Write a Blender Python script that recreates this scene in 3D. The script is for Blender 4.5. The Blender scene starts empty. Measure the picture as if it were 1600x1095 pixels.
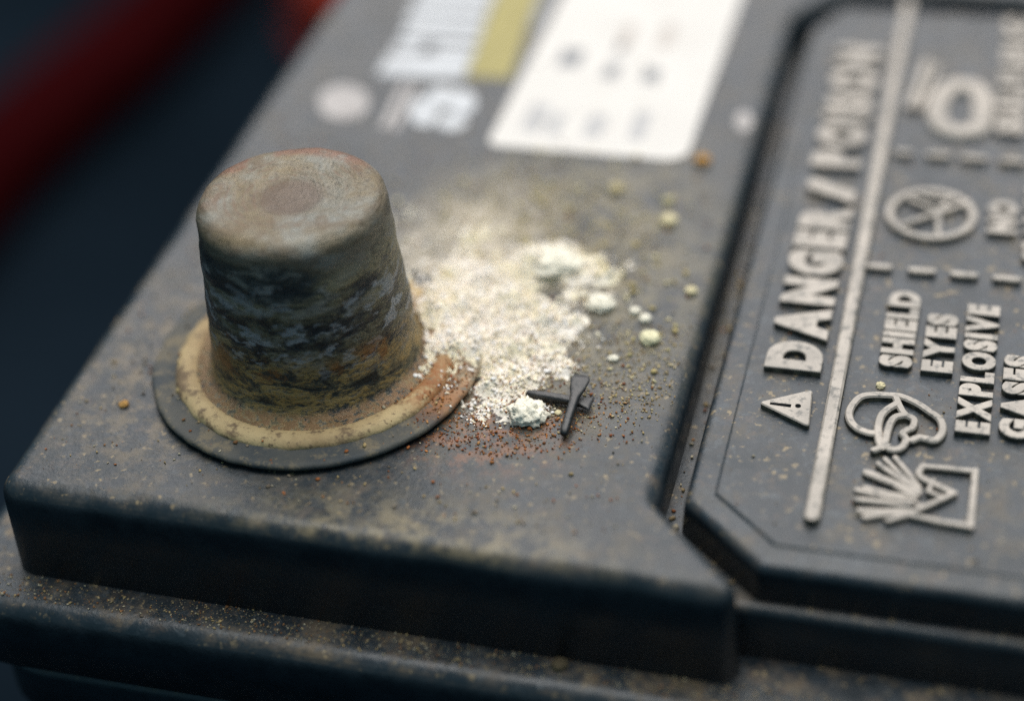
import bpy, math, random
import numpy as np
from mathutils import Matrix, Vector, noise as mn

random.seed(7)
rng = np.random.default_rng(11)
scene = bpy.context.scene
col = scene.collection
MM = 0.001
ZB = 185.0            # height of the lid's top above the ground, in mm

# ------------------------------------------------------------------ camera
# lid coordinates (mm): x along the battery's short side, y along its long side, z = 0 on the lid's top
RW = np.array([[0.96495165, 0.25327712, -0.06869504],
               [0.10652895, -0.61728009, -0.77949783],
               [-0.23983304, 0.74485971, -0.62262679]])
FPX = 2808.5483
CAM = np.array([80.47, -100.76, 105.44])
cd = bpy.data.cameras.new('camera')
cam = bpy.data.objects.new('camera', cd)
col.objects.link(cam)
rx, up, bk = RW[0], -RW[1], -RW[2]
cam.matrix_world = Matrix(((rx[0], up[0], bk[0], CAM[0] * MM), (rx[1], up[1], bk[1], CAM[1] * MM),
                           (rx[2], up[2], bk[2], (CAM[2] + ZB) * MM), (0, 0, 0, 1)))
cd.sensor_width = 36.0
cd.lens = FPX / 1600 * 36
cd.clip_start = 0.01
cd.clip_end = 50
cd.dof.use_dof = True
cd.dof.focus_distance = 0.1605
cd.dof.aperture_fstop = 7.2
scene.camera = cam

# ------------------------------------------------------------------ light
w = bpy.data.worlds.new('World')
scene.world = w
w.use_nodes = True
w.node_tree.nodes['Background'].inputs[0].default_value = (0.36, 0.76, 1.0, 1)
w.node_tree.nodes['Background'].inputs[1].default_value = 0.30


def area(name, loc, target, sx, sy, power, color):
    l = bpy.data.lights.new(name, 'AREA')
    l.shape = 'RECTANGLE'
    l.size, l.size_y, l.energy, l.color = sx, sy, power, color
    o = bpy.data.objects.new(name, l)
    o.location = loc
    o.rotation_euler = (Vector(target) - Vector(loc)).to_track_quat('-Z', 'Y').to_euler()
    col.objects.link(o)
    return o


area('back_softbox', (-0.1, 0.95, 0.80), (0.04, 0.03, 0.185), 1.3, 0.8, 9.0, (1.0, 0.93, 0.91))  # added softbox behind the battery, gives the lid its sheen
area('overhead_fill', (0.10, 0.20, 1.05), (0.04, 0.03, 0.185), 0.9, 0.7, 11.0, (1.0, 0.97, 0.93))  # added fill from overhead, brightens the powder and upper faces

scene.view_settings.view_transform = 'Standard'
scene.view_settings.look = 'None'
scene.view_settings.exposure = 0.0
scene.view_settings.gamma = 1.0
scene.render.engine = 'CYCLES'
scene.cycles.use_denoising = False
scene.cycles.max_bounces = 6


# ------------------------------------------------------------------ helpers
def bp(px, py, z=0.0):
    """the point in lid coordinates where the photograph's pixel meets the level z"""
    r = RW.T @ np.array([(px - 800) / FPX, (py - 547.5) / FPX, 1.0])
    s = (z - CAM[2]) / r[2]
    p = CAM + s * r
    return p


def link(name, me, parent=None, loc=(0, 0, 0)):
    o = bpy.data.objects.new(name, me)
    col.objects.link(o)
    o.location = loc
    if parent is not None:
        o.parent = parent
    return o


def mesh(name, verts, faces, mats, smooth=True, fmat=None):
    me = bpy.data.meshes.new(name)
    me.from_pydata([tuple(np.asarray(v, float) * MM) for v in verts], [], faces)
    for m in (mats if isinstance(mats, (list, tuple)) else [mats]):
        me.materials.append(m)
    if smooth:
        me.polygons.foreach_set('use_smooth', [True] * len(me.polygons))
    if fmat is not None:
        me.polygons.foreach_set('material_index', fmat)
    me.update()
    return me


def tag(o, label, cat=None, group=None, kind=None):
    o['label'] = label
    if cat:
        o['category'] = cat
    if group:
        o['group'] = group
    if kind:
        o['kind'] = kind
    return o


def fillet(poly, rad, seg=8):
    out = []
    n = len(poly)
    for i in range(n):
        p0, p1, p2 = (np.array(poly[j % n], float) for j in (i - 1, i, i + 1))
        r = rad[i] if isinstance(rad, (list, tuple)) else rad
        if r <= 0:
            out.append(p1)
            continue
        a = (p0 - p1) / np.linalg.norm(p0 - p1)
        b = (p2 - p1) / np.linalg.norm(p2 - p1)
        t = r / math.tan(math.acos(np.clip(a @ b, -1, 1)) / 2)
        s, e = p1 + a * t, p1 + b * t
        bis = (a + b) / np.linalg.norm(a + b)
        c = p1 + bis * math.hypot(r, t)
        a0, a1 = math.atan2(*(s - c)[::-1]), math.atan2(*(e - c)[::-1])
        d = (a1 - a0 + math.pi) % (2 * math.pi) - math.pi
        for k in range(seg + 1):
            g = a0 + d * k / seg
            out.append(c + r * np.array([math.cos(g), math.sin(g)]))
    return out


def subdivide(poly, step):
    out = []
    n = len(poly)
    for i in range(n):
        a, b = np.array(poly[i]), np.array(poly[(i + 1) % n])
        k = max(1, int(np.linalg.norm(b - a) / step))
        out += [a + (b - a) * j / k for j in range(k)]
    return out


def inset_dirs(poly):
    P = np.array(poly)
    e1 = P - np.roll(P, 1, 0)
    e2 = np.roll(P, -1, 0) - P
    n1 = np.c_[-e1[:, 1], e1[:, 0]] / np.linalg.norm(e1, axis=1)[:, None]
    n2 = np.c_[-e2[:, 1], e2[:, 0]] / np.linalg.norm(e2, axis=1)[:, None]
    m = n1 + n2
    m /= np.linalg.norm(m, axis=1)[:, None]
    return P, m / np.maximum(0.4, (m * n1).sum(1))[:, None]      # points inwards for a CCW outline


def tier(name, poly, rings, mat, parent, step=1.5, wear=0.0, loc=(0, 0, 0), wear_scale=0.12, rad=2.0, seg=7):
    """a moulded block: the outline swept through (inset, z) rings, capped on top and below"""
    base, m = inset_dirs(poly)
    n0 = len(poly)
    rad = rad if isinstance(rad, (list, tuple)) else [rad] * n0
    e1 = base - np.roll(base, 1, 0)
    e2 = np.roll(base, -1, 0) - base
    convex = (e1[:, 0] * e2[:, 1] - e1[:, 1] * e2[:, 0]) > 0
    sub = [max(1, int(np.linalg.norm(e2[i]) / step)) for i in range(n0)]
    V, F = [], []
    for k, (ins, z) in enumerate(rings):
        P0 = base + m * ins
        rr = [max(0.12, rad[i] - ins) if convex[i] else max(0.12, rad[i] + ins) for i in range(n0)]
        fl = fillet([tuple(p) for p in P0], rr, seg)
        ring = []
        for i in range(n0):
            ring += fl[i * (seg + 1):(i + 1) * (seg + 1)]
            a, b = fl[i * (seg + 1) + seg], fl[((i + 1) % n0) * (seg + 1)]
            ring += [a + (b - a) * j / sub[i] for j in range(1, sub[i])]
        n = len(ring)
        for p in ring:
            q = Vector((p[0] * wear_scale, p[1] * wear_scale, z * 0.1))
            d = wear * (mn.noise(q) + 0.6 * mn.noise(q * 3.1)) if k > 0 else 0
            V.append((p[0], p[1] - d, z + (d * 0.5 if 0 < k < len(rings) - 1 else 0)))
    for k in range(len(rings) - 1):
        for i in range(n):
            j = (i + 1) % n
            F.append((k * n + i, k * n + j, (k + 1) * n + j, (k + 1) * n + i))
    nf = len(F)
    F.append(tuple(range((len(rings) - 1) * n, len(rings) * n)))
    F.append(tuple(range(n - 1, -1, -1)))
    me = mesh(name, V, F, mat)
    me.polygons[nf].use_smooth = False
    me.polygons[nf + 1].use_smooth = False
    return link(name, me, parent, loc)


def round_rings(z0, z1, r, draft=0.0, seg=6, base=0.0):
    """rings of a wall from z0 up to z1 with a rounded top edge of radius r"""
    R = [(base, z0), (base + draft, z1 - r)]
    for k in range(1, seg + 1):
        a = math.pi / 2 * k / seg
        R.append((base + draft + r * (1 - math.cos(a)), z1 - r + r * math.sin(a)))
    return R


def lathe(name, prof, mat, parent, centre, seg=160, wob=0.0, wscale=0.25, cap_top=True, loc=(0, 0, 0), zst=1.0):
    V, F = [], []
    n = len(prof)
    for r, z in prof:
        for i in range(seg):
            a = 2 * math.pi * i / seg
            c, s = math.cos(a), math.sin(a)
            d = 0
            if wob:
                q = Vector((c * r * wscale, s * r * wscale, z * wscale * zst))
                d = wob * (mn.noise(q) + 0.5 * mn.noise(q * 2.3) + 0.3 * mn.noise(q * 5.1))
            V.append((centre[0] + (r + d) * c, centre[1] + (r + d) * s, z + d * 0.35))
    for k in range(n - 1):
        for i in range(seg):
            j = (i + 1) % seg
            F.append((k * seg + i, k * seg + j, (k + 1) * seg + j, (k + 1) * seg + i))
    if cap_top:
        F.append(tuple(range((n - 1) * seg, n * seg)))
    me = mesh(name, V, F, mat)
    return link(name, me, parent, loc)


# ------------------------------------------------------------------ materials
class Mat:
    def __init__(s, name):
        s.m = bpy.data.materials.new(name)
        s.m.use_nodes = True
        s.t = s.m.node_tree
        s.b = s.t.nodes['Principled BSDF']
        s.co = s.t.nodes.new('ShaderNodeTexCoord').outputs['Object']

    def n(s, typ, **kw):
        o = s.t.nodes.new(typ)
        for k, v in kw.items():
            setattr(o, k, v)
        return o

    def put(s, sock, v):
        if isinstance(v, bpy.types.NodeSocket):
            s.t.links.new(v, sock)
        else:
            sock.default_value = (*v, 1) if (hasattr(v, '__len__') and len(v) == 3 and sock.type == 'RGBA') else v

    def noise(s, size_mm, detail=4, rough=0.55, stretch=(1, 1, 1), off=(0, 0, 0), dist=0.0):
        mp = s.n('ShaderNodeMapping')
        s.put(mp.inputs[0], s.co)
        k = 1000.0 / size_mm
        mp.inputs['Scale'].default_value = (k * stretch[0], k * stretch[1], k * stretch[2])
        mp.inputs['Location'].default_value = off
        x = s.n('ShaderNodeTexNoise')
        s.put(x.inputs['Vector'], mp.outputs[0])
        x.inputs['Scale'].default_value = 1.0
        x.inputs['Detail'].default_value = detail
        x.inputs['Roughness'].default_value = rough
        x.inputs['Distortion'].default_value = dist
        return x.outputs[0]

    def ramp(s, v, lo, hi, a=0.0, b=1.0):
        x = s.n('ShaderNodeMapRange')
        x.interpolation_type = 'SMOOTHSTEP'
        s.put(x.inputs[0], v)
        for i, q in enumerate((lo, hi, a, b)):
            x.inputs[i + 1].default_value = q
        return x.outputs[0]

    def math(s, op, a, b=0.5):
        x = s.n('ShaderNodeMath', operation=op)
        s.put(x.inputs[0], a)
        s.put(x.inputs[1], b)
        return x.outputs[0]

    def mul(s, *a):
        r = a[0]
        for q in a[1:]:
            r = s.math('MULTIPLY', r, q)
        return r

    def mix(s, f, a, b):
        x = s.n('ShaderNodeMix', data_type='RGBA')
        s.put(x.inputs[0], f)
        s.put(x.inputs[6], a)
        s.put(x.inputs[7], b)
        return x.outputs[2]

    def sep(s, v):
        x = s.n('ShaderNodeSeparateXYZ')
        s.put(x.inputs[0], v)
        return x.outputs

    def up(s, lo=0.35, hi=0.95):
        g = s.n('ShaderNodeNewGeometry')
        return s.ramp(s.sep(g.outputs['True Normal'])[2], lo, hi)

    def spot(s, c, rx, ry, hard=0.2):
        """1 inside an ellipse on the surface (mm), fading to 0 at its rim"""
        xyz = s.sep(s.co)
        a = s.math('DIVIDE', s.math('SUBTRACT', xyz[0], c[0] * MM), rx * MM)
        b = s.math('DIVIDE', s.math('SUBTRACT', xyz[1], c[1] * MM), ry * MM)
        d = s.math('SQRT', s.math('ADD', s.mul(a, a), s.mul(b, b)))
        return s.ramp(d, 1.0, hard)

    def bump(s, h, strength=0.4, dist_mm=0.1, prev=None):
        x = s.n('ShaderNodeBump')
        x.inputs['Strength'].default_value = strength
        x.inputs['Distance'].default_value = dist_mm * MM
        s.put(x.inputs['Height'], h)
        if prev is not None:
            s.put(x.inputs['Normal'], prev)
        return x.outputs[0]

    def out(s, color, rough, normal=None, metal=0.0, spec=0.5):
        s.put(s.b.inputs['Base Color'], color)
        s.put(s.b.inputs['Roughness'], rough)
        s.put(s.b.inputs['Metallic'], metal)
        s.put(s.b.inputs['Specular IOR Level'], spec)
        if normal is not None:
            s.put(s.b.inputs['Normal'], normal)
        return s.m


POST = (22.25, 20.5)


def plastic_mat(name, grey=0.06, stain=False, ledge=False):
    M = Mat(name)
    u = M.up()
    n1 = M.noise(9, 6, 0.6)
    n2 = M.noise(3.2, 6, 0.65, off=(3, 1, 2))
    streak = M.noise(2.2, 5, 0.6, stretch=(1, 0.16, 1), off=(5, 2, 0))
    fine = M.noise(0.45, 3, 0.6, off=(1, 7, 0))
    spk = M.noise(0.8, 2, 0.5, off=(9, 3, 1))
    base = M.mix(M.ramp(n2, 0.35, 0.7), (0.0075, 0.0125, 0.0165), (0.013, 0.020, 0.026))
    film = M.mul(u, M.ramp(n1, 0.35, 0.65, 0.2, 1.0), M.ramp(streak, 0.3, 0.7, 0.45, 1.0), M.ramp(fine, 0.3, 0.7, 0.55, 1))
    c = M.mix(film, base, (grey * 0.70, grey * 0.98, grey * 1.27))
    brown = M.mul(u, M.ramp(n2, 0.44, 0.66), M.ramp(n1, 0.36, 0.6), 0.6 if not ledge else 1.0)
    c = M.mix(brown, c, (0.10, 0.076, 0.047) if not ledge else (0.135, 0.095, 0.055))
    mot = M.noise(1.1, 5, 0.7, off=(4, 6, 2), dist=0.4)
    mot2 = M.noise(0.55, 4, 0.7, off=(8, 1, 3))
    warm = M.noise(1.9, 5, 0.7, off=(2, 8, 5))
    c = M.mix(M.mul(u, M.ramp(mot, 0.52, 0.70), 0.55), c, (grey * 1.9, grey * 2.25, grey * 2.5))
    c = M.mix(M.mul(u, M.ramp(mot, 0.46, 0.34), 0.6), c, (0.012, 0.017, 0.021))
    c = M.mix(M.mul(u, M.ramp(warm, 0.53, 0.68), 0.4), c, (0.105, 0.070, 0.045))
    specks = M.mul(u, M.ramp(spk, 0.62, 0.70), M.ramp(n2, 0.36, 0.58), 0.75)
    c = M.mix(specks, c, (0.26, 0.19, 0.10))
    c = M.mix(M.mul(u, M.ramp(mot2, 0.66, 0.74), M.ramp(n1, 0.3, 0.6), 0.7), c, (0.30, 0.28, 0.25))
    rough = M.ramp(n2, 0.3, 0.7, 0.33, 0.5)
    if stain:
        q = bp(850, 430)
        st = M.mul(u, M.spot(bp(880, 420), 22, 36, 0.1), M.ramp(M.noise(3.6, 7, 0.72, off=(2, 2, 9)), 0.38, 0.6), 0.9)
        c = M.mix(st, c, (0.185, 0.150, 0.082))
        q2 = bp(735, 380)
        st2 = M.mul(u, M.spot(q2, 12, 17, 0.1), M.ramp(M.noise(3.5, 6, 0.65, off=(7, 2, 9)), 0.3, 0.6), 0.9)
        c = M.mix(st2, c, (0.46, 0.39, 0.29))
        q3 = bp(750, 670)
        st3 = M.mul(u, M.spot(q3, 12, 8, 0.1), M.ramp(M.noise(1.6, 6, 0.7, off=(7, 5, 9)), 0.45, 0.62), 0.8)
        c = M.mix(st3, c, (0.23, 0.085, 0.026))
        q4 = bp(640, 850)
        st4 = M.mul(u, M.spot(q4, 26, 8, 0.1), M.ramp(M.noise(2.6, 7, 0.74, off=(1, 5, 9)), 0.42, 0.6), 0.85)
        c = M.mix(st4, c, (0.19, 0.15, 0.085))
        q5 = bp(300, 560)
        st5 = M.mul(u, M.spot(q5, 16, 26, 0.1), M.ramp(M.noise(2.0, 7, 0.74, off=(4, 5, 3)), 0.46, 0.6), 0.7)
        c = M.mix(st5, c, (0.17, 0.125, 0.072))
    h = M.math('ADD', M.mul(n2, 0.6), M.mul(fine, 0.5))
    h = M.math('ADD', h, M.mul(mot, 0.5))
    nb = M.bump(h, 0.45, 0.16)
    return M.out(c, rough, nb, spec=0.5)


M_LID = plastic_mat('dusty_black_plastic', 0.027, stain=True)
M_LEDGE = plastic_mat('grimy_black_plastic', 0.036, ledge=True)
M_PANEL = plastic_mat('panel_black_plastic', 0.036)
M_CASE = plastic_mat('case_plastic', 0.05)


def letter_mat():
    M = Mat('worn_pale_relief_paint')
    a = M.noise(0.9, 5, 0.65)
    b = M.noise(5, 4, 0.6, off=(4, 4, 4))
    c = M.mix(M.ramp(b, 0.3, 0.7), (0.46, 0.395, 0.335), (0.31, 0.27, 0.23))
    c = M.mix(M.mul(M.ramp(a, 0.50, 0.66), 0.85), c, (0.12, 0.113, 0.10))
    return M.out(c, 0.5, M.bump(a, 0.4, 0.08))


def side_mat():
    M = Mat('relief_flank_plastic')
    a = M.noise(0.8, 4, 0.6)
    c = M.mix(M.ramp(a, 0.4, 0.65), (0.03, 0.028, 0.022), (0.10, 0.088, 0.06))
    return M.out(c, 0.5)


M_LET, M_LSIDE = letter_mat(), side_mat()


def post_mat():
    M = Mat('corroded_lead')
    xyz = M.sep(M.co)
    z = xyz[2]
    big = M.noise(5.2, 8, 0.66, stretch=(0.55, 0.55, 1.5), dist=0.5)
    mid = M.noise(1.8, 8, 0.7, stretch=(0.5, 0.5, 1.3), off=(3, 5, 1), dist=0.6)
    fine = M.noise(0.42, 5, 0.7, off=(2, 0, 4), stretch=(0.7, 0.7, 1.3))
    c = M.mix(M.ramp(big, 0.43, 0.57), (0.042, 0.050, 0.050), (0.235, 0.20, 0.115))
    c = M.mix(M.mul(M.ramp(mid, 0.52, 0.60), 0.75), c, (0.29, 0.275, 0.24))
    c = M.mix(M.mul(M.ramp(mid, 0.45, 0.38), 0.9), c, (0.014, 0.016, 0.018))
    # dark belt around the middle of the shank
    wz = M.math('ADD', z, M.mul(M.math('SUBTRACT', big, 0.5), 0.012))
    belt = M.mul(M.ramp(wz, 0.0042, 0.0066), M.ramp(wz, 0.0155, 0.0115))
    c = M.mix(M.mul(belt, M.ramp(mid, 0.42, 0.54, 0.95, 0.35)), c, (0.016, 0.020, 0.026))
    chips = M.mul(belt, M.ramp(M.noise(1.7, 6, 0.6, off=(8, 5, 1), stretch=(0.6, 0.6, 1.4)), 0.52, 0.58), 0.85)
    c = M.mix(chips, c, (0.30, 0.31, 0.33))
    # ochre crust near the base
    low = M.mul(M.ramp(wz, 0.0092, 0.0045), M.ramp(mid, 0.45, 0.53), M.ramp(fine, 0.38, 0.55, 0.25, 1.0))
    c = M.mix(M.mul(low, 0.9), c, (0.37, 0.24, 0.08))
    rust = M.mul(M.ramp(wz, 0.009, 0.006), M.ramp(wz, 0.003, 0.005), M.ramp(M.noise(3, 5, 0.6, off=(1, 1, 6)), 0.50, 0.60), 0.85)
    c = M.mix(rust, c, (0.27, 0.12, 0.035))
    foot = M.mul(M.ramp(z, 0.0024, 0.0017), M.ramp(fine, 0.42, 0.52))
    c = M.mix(M.mul(foot, 0.92), c, (0.185, 0.105, 0.050))
    c = M.mix(M.mul(M.ramp(fine, 0.56, 0.68), 0.18), c, (0.30, 0.26, 0.18))
    c = M.mix(M.mul(M.ramp(fine, 0.47, 0.38), 0.6), c, (0.018, 0.019, 0.018))
    # top: greige with brown rings
    a = M.math('SUBTRACT', xyz[0], POST[0] * MM)
    b = M.math('SUBTRACT', xyz[1], POST[1] * MM)
    rad = M.math('SQRT', M.math('ADD', M.mul(a, a), M.mul(b, b)))
    topm = M.ramp(wz, 0.0145, 0.0182)
    tc = M.mix(M.ramp(big, 0.35, 0.65), (0.155, 0.112, 0.055), (0.185, 0.185, 0.165))
    rw = M.math('ADD', rad, M.mul(M.math('SUBTRACT', mid, 0.5), 0.0012))
    rings = M.math('SINE', M.mul(rw, 7800.0), 0)
    ringm = M.mul(M.ramp(rings, 0.1, 1.0), M.ramp(rw, 0.0072, 0.0058), M.ramp(mid, 0.42, 0.6, 0.0, 1), 0.45)
    tc = M.mix(M.mul(M.ramp(mid, 0.5, 0.62), 0.6), tc, (0.135, 0.095, 0.058))
    tc = M.mix(M.mul(M.ramp(fine, 0.46, 0.34), 0.5), tc, (0.09, 0.065, 0.045))
    tc = M.mix(ringm, tc, (0.145, 0.085, 0.055))
    tc = M.mix(M.mul(M.ramp(rw, 0.0036, 0.002), 0.85), tc, (0.095, 0.062, 0.042))
    rim = M.mul(M.ramp(rw, 0.0058, 0.0068), M.ramp(z, 0.0185, 0.019), M.ramp(M.noise(3.5, 5, 0.6, off=(3, 1, 6)), 0.36, 0.55), M.ramp(M.math('SUBTRACT', b, M.mul(a, 0.6)), -0.001, 0.005), 0.8)
    tc = M.mix(rim, tc, (0.17, 0.070, 0.038))
    c = M.mix(M.mul(topm, M.ramp(fine, 0.2, 0.6, 0.75, 1)), c, tc)
    h = M.math('ADD', M.math('ADD', M.mul(big, 1.0), M.mul(mid, 0.9)), M.mul(fine, 0.5))
    nb = M.bump(h, 0.7, 0.45)
    nb = M.bump(M.mul(ringm, -1.0), 0.3, 0.08, nb)
    return M.out(c, M.ramp(mid, 0.35, 0.65, 0.30, 0.6), nb, metal=0.4)


def crust_mat(name, c1, c2, c3, size=2.0, dust=None):
    M = Mat(name)
    a = M.noise(size, 6, 0.68)
    b = M.noise(size * 0.25, 4, 0.65, off=(5, 1, 1))
    d = M.noise(size * 3, 4, 0.6, off=(1, 5, 1))
    c = M.mix(M.ramp(d, 0.35, 0.65), c1, c2)
    c = M.mix(M.mul(M.ramp(a, 0.50, 0.62), 0.85), c, c3)
    c = M.mix(M.mul(M.ramp(b, 0.57, 0.68), 0.8), c, c3)
    c = M.mix(M.mul(M.spot(bp(690, 600, 1.2), 7.0, 6.0, 0.25), M.ramp(b, 0.34, 0.52), M.ramp(a, 0.3, 0.5, 0.4, 1.0), 0.95), c, (0.27, 0.105, 0.030))
    if dust:
        c = M.mix(M.mul(M.spot(bp(*dust), 9, 11, 0.1), M.ramp(a, 0.3, 0.55), 0.9), c, (0.40, 0.33, 0.22))
    return M.out(c, 0.75, M.bump(M.math('ADD', a, M.mul(b, 0.5)), 0.6, 0.25))


M_POST = post_mat()
M_RING = crust_mat('ochre_lead_oxide', (0.47, 0.345, 0.175), (0.30, 0.20, 0.095), (0.12, 0.075, 0.042))
M_COLLAR = crust_mat('grimy_collar_plastic', (0.030, 0.037, 0.042), (0.075, 0.070, 0.058), (0.15, 0.12, 0.075), 2.6, dust=(752, 545))


def grain_mat(name, rough=0.8, sub=0.0):
    M = Mat(name)
    a = M.n('ShaderNodeAttribute', attribute_name='Col').outputs['Color']
    return M.out(a, rough, spec=0.25)


M_GRAIN = grain_mat('mineral_grains')


def plain(name, c, rough=0.5, size=2.0, var=0.75, spec=0.5):
    M = Mat(name)
    a = M.noise(size, 5, 0.6)
    return M.out(M.mix(M.ramp(a, 0.3, 0.7), c, tuple(q * var for q in c)), rough, M.bump(a, 0.3, 0.1), spec=spec)


M_PAPER = plain('white_label_paper', (0.62, 0.575, 0.53), 0.6, 7, 0.93)
M_WHITE = plain('white_print', (0.50, 0.50, 0.51), 0.5, 5, 0.85)
M_YELLOW = plain('yellow_print', (0.30, 0.245, 0.055), 0.5, 6, 0.85)
M_GREYINK = plain('grey_ink', (0.22, 0.22, 0.23), 0.6)
M_FAINTINK = plain('faint_ink', (0.46, 0.44, 0.43), 0.6)
M_REDINK = plain('faint_red_ink', (0.49, 0.43, 0.385), 0.6)

# ------------------------------------------------------------------ setting
def ground_mat():
    M = Mat('dark_bench_surface')
    a = M.noise(130, 4, 0.55)
    return M.out(M.mix(M.ramp(a, 0.3, 0.7), (0.0080, 0.0135, 0.0200), (0.0045, 0.008, 0.012)), 0.6, M.bump(M.noise(3, 4), 0.3, 0.3), spec=0.0)


gme = mesh('ground', [(-6000, -6000, 0), (6000, -6000, 0), (6000, 6000, 0), (-6000, 6000, 0)], [(0, 1, 2, 3)], ground_mat(), smooth=False)
g = link('ground', gme)
g['kind'] = 'structure'
g['label'] = 'dark blue-black surface below the battery, far out of focus'

# ------------------------------------------------------------------ the battery
bat = bpy.data.objects.new('car_battery', None)
col.objects.link(bat)
bat.empty_display_size = 0.05
tag(bat, 'dirty black plastic car battery with corroded lead terminal post and raised warning lettering', 'car battery')
LID = (0, 0, ZB * MM)
BW, BL = 175.0, 250.0

tier('case', [(-4.6, -3.8), (BW + 4.6, -3.8), (BW + 4.6, BL + 3.8), (-4.6, BL + 3.8)], [(1.0, -ZB), (0, -ZB + 1), (0, -16.0)], M_CASE, bat, 4, 0, LID, rad=5.0)
tier('case_rim', [(-5.7, -5.0), (BW + 5.7, -5.0), (BW + 5.7, BL + 5.0), (-5.7, BL + 5.0)], round_rings(-25.5, -20.0, 0.9, 0.1), M_CASE, bat, 3, 0.05, LID, rad=6.0)
tier('lid_skirt', [(-7.6, -6.5), (BW + 7.6, -6.5), (BW + 7.6, BL + 6.5), (-7.6, BL + 6.5)],
     round_rings(-17.6, -10.3, 1.9, 0.25), M_LEDGE, bat, 1.5, 0.12, LID, rad=6.5)
tier('recess_floor', [(1.5, 1.2), (BW - 1.5, 1.2), (BW - 1.5, BL - 1.5), (1.5, BL - 1.5)],
     round_rings(-10.9, -4.6, 0.8, 0.1), M_LID, bat, 1.5, 0.05, LID, rad=3.0)

# the raised deck: left side, bridge beyond the vent cover, right side
XR = 117.6
deck = [(-1.1, -1.3), (67.1, -1.95), (57.2, 8.2), (57.35, 93.5), (63.0, 101.2), (XR - 6, 101.2), (XR, 93.5), (XR, 8.2), (107.7, -1.95), (BW + 1.1, -1.3),
        (BW + 1.1, BL), (-1.1, BL)]
rad = [2.1, 1.3, 0.8, 2, 2, 2, 2, 0.8, 1.3, 2.1, 3, 3]
R = [(-0.4, -10.7), (0.0, -1.9)]
for k in range(1, 8):
    a = math.pi / 2 * k / 7
    R.append((1.9 * (1 - math.cos(a)), -1.9 + 1.9 * math.sin(a)))
tier('raised_deck', deck, R, M_LID, bat, 0.8, 0.22, LID, rad=rad)

# vent cover with the relief
PZ = -0.55
pan = [(66.6, 2.5), (XR - 9.2, 2.5), (XR - 1.9, 9.1), (XR - 1.9, 92.0), (XR - 5.0, 98.6), (62.2, 98.6), (59.2, 92.0), (59.2, 9.1)]
PR = [(-0.25, -5.0), (0, PZ - 1.25)]
for k in range(1, 7):
    a = math.pi / 2 * k / 6
    PR.append((1.0 * (1 - math.cos(a)), PZ - 1.25 + 1.0 * math.sin(a)))
PR += [(2.35, PZ - 0.22), (2.5, PZ - 0.2), (2.62, PZ - 0.03), (2.8, PZ)]
cover = tier('vent_cover', pan, PR, M_PANEL, bat, 1.5, 0.04, LID, rad=0.9, seg=5)
cover['label'] = 'flat black vent cover carrying the raised warning text and pictograms'

# relief height
RH = 0.62


def add_relief(name, V, F, parent=cover):
    me = mesh(name, V, F, [M_LET, M_LSIDE], smooth=False)
    me.update()
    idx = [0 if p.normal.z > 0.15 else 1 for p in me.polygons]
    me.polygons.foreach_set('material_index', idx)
    return link(name, me, parent)


def stroke(pts, wd, closed=False, h=RH, z=PZ, taper=None):
    """a raised moulded line with sloping flanks along a path on the cover"""
    P = [np.array(p[:2], float) for p in pts]
    n = len(P)
    prof = [(-1.0, -0.05), (-0.9, 0.72 * h), (-0.62, h), (0.62, h), (0.9, 0.72 * h), (1.0, -0.05)]
    V, F = [], []
    for i in range(n):
        a = P[(i - 1) % n] if (closed or i) else P[i]
        b = P[(i + 1) % n] if (closed or i < n - 1) else P[i]
        d1 = P[i] - a if (closed or i) else b - P[i]
        d2 = b - P[i] if (closed or i < n - 1) else P[i] - a
        d1 = d1 / np.linalg.norm(d1)
        d2 = d2 / np.linalg.norm(d2)
        t = d1 + d2
        t /= np.linalg.norm(t)
        nn = np.array([-t[1], t[0]])
        mit = 1 / max(0.6, nn @ np.array([-d1[1], d1[0]]))
        ww = wd[i] if isinstance(wd, (list, tuple)) else wd
        for o, zz in prof:
            q = P[i] + nn * o * ww * 0.5 * mit
            V.append((q[0], q[1], z + zz))
    k = len(prof)
    for i in range(n if closed else n - 1):
        j = (i + 1) % n
        for s in range(k - 1):
            F.append((i * k + s, j * k + s, j * k + s + 1, i * k + s + 1))
    if not closed:
        F.append(tuple(range(k - 1, -1, -1)))
        F.append(tuple((n - 1) * k + s for s in range(k)))
    # rounded ends come from extra tapered points
    return V, F


def round_ends(pts, w, m=4):
    a, b = np.array(pts[0][:2]), np.array(pts[-1][:2])
    da = np.array(pts[1][:2]) - a
    da /= np.linalg.norm(da)
    db = b - np.array(pts[-2][:2])
    db /= np.linalg.norm(db)
    P, W = [], []
    for k in range(m):
        g = math.pi / 2 * (k + 0.35) / m
        P.append(a - da * w / 2 * math.cos(g))
        W.append(w * math.sin(g))
    for p in pts:
        P.append(np.array(p[:2]))
        W.append(w)
    for k in range(m - 1, -1, -1):
        g = math.pi / 2 * (k + 0.35) / m
        P.append(b + db * w / 2 * math.cos(g))
        W.append(w * math.sin(g))
    return P, W


def line(name, pts, w, h=RH):
    P, W = round_ends(pts, w)
    return add_relief(name, *stroke(P, W, h=h))


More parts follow.
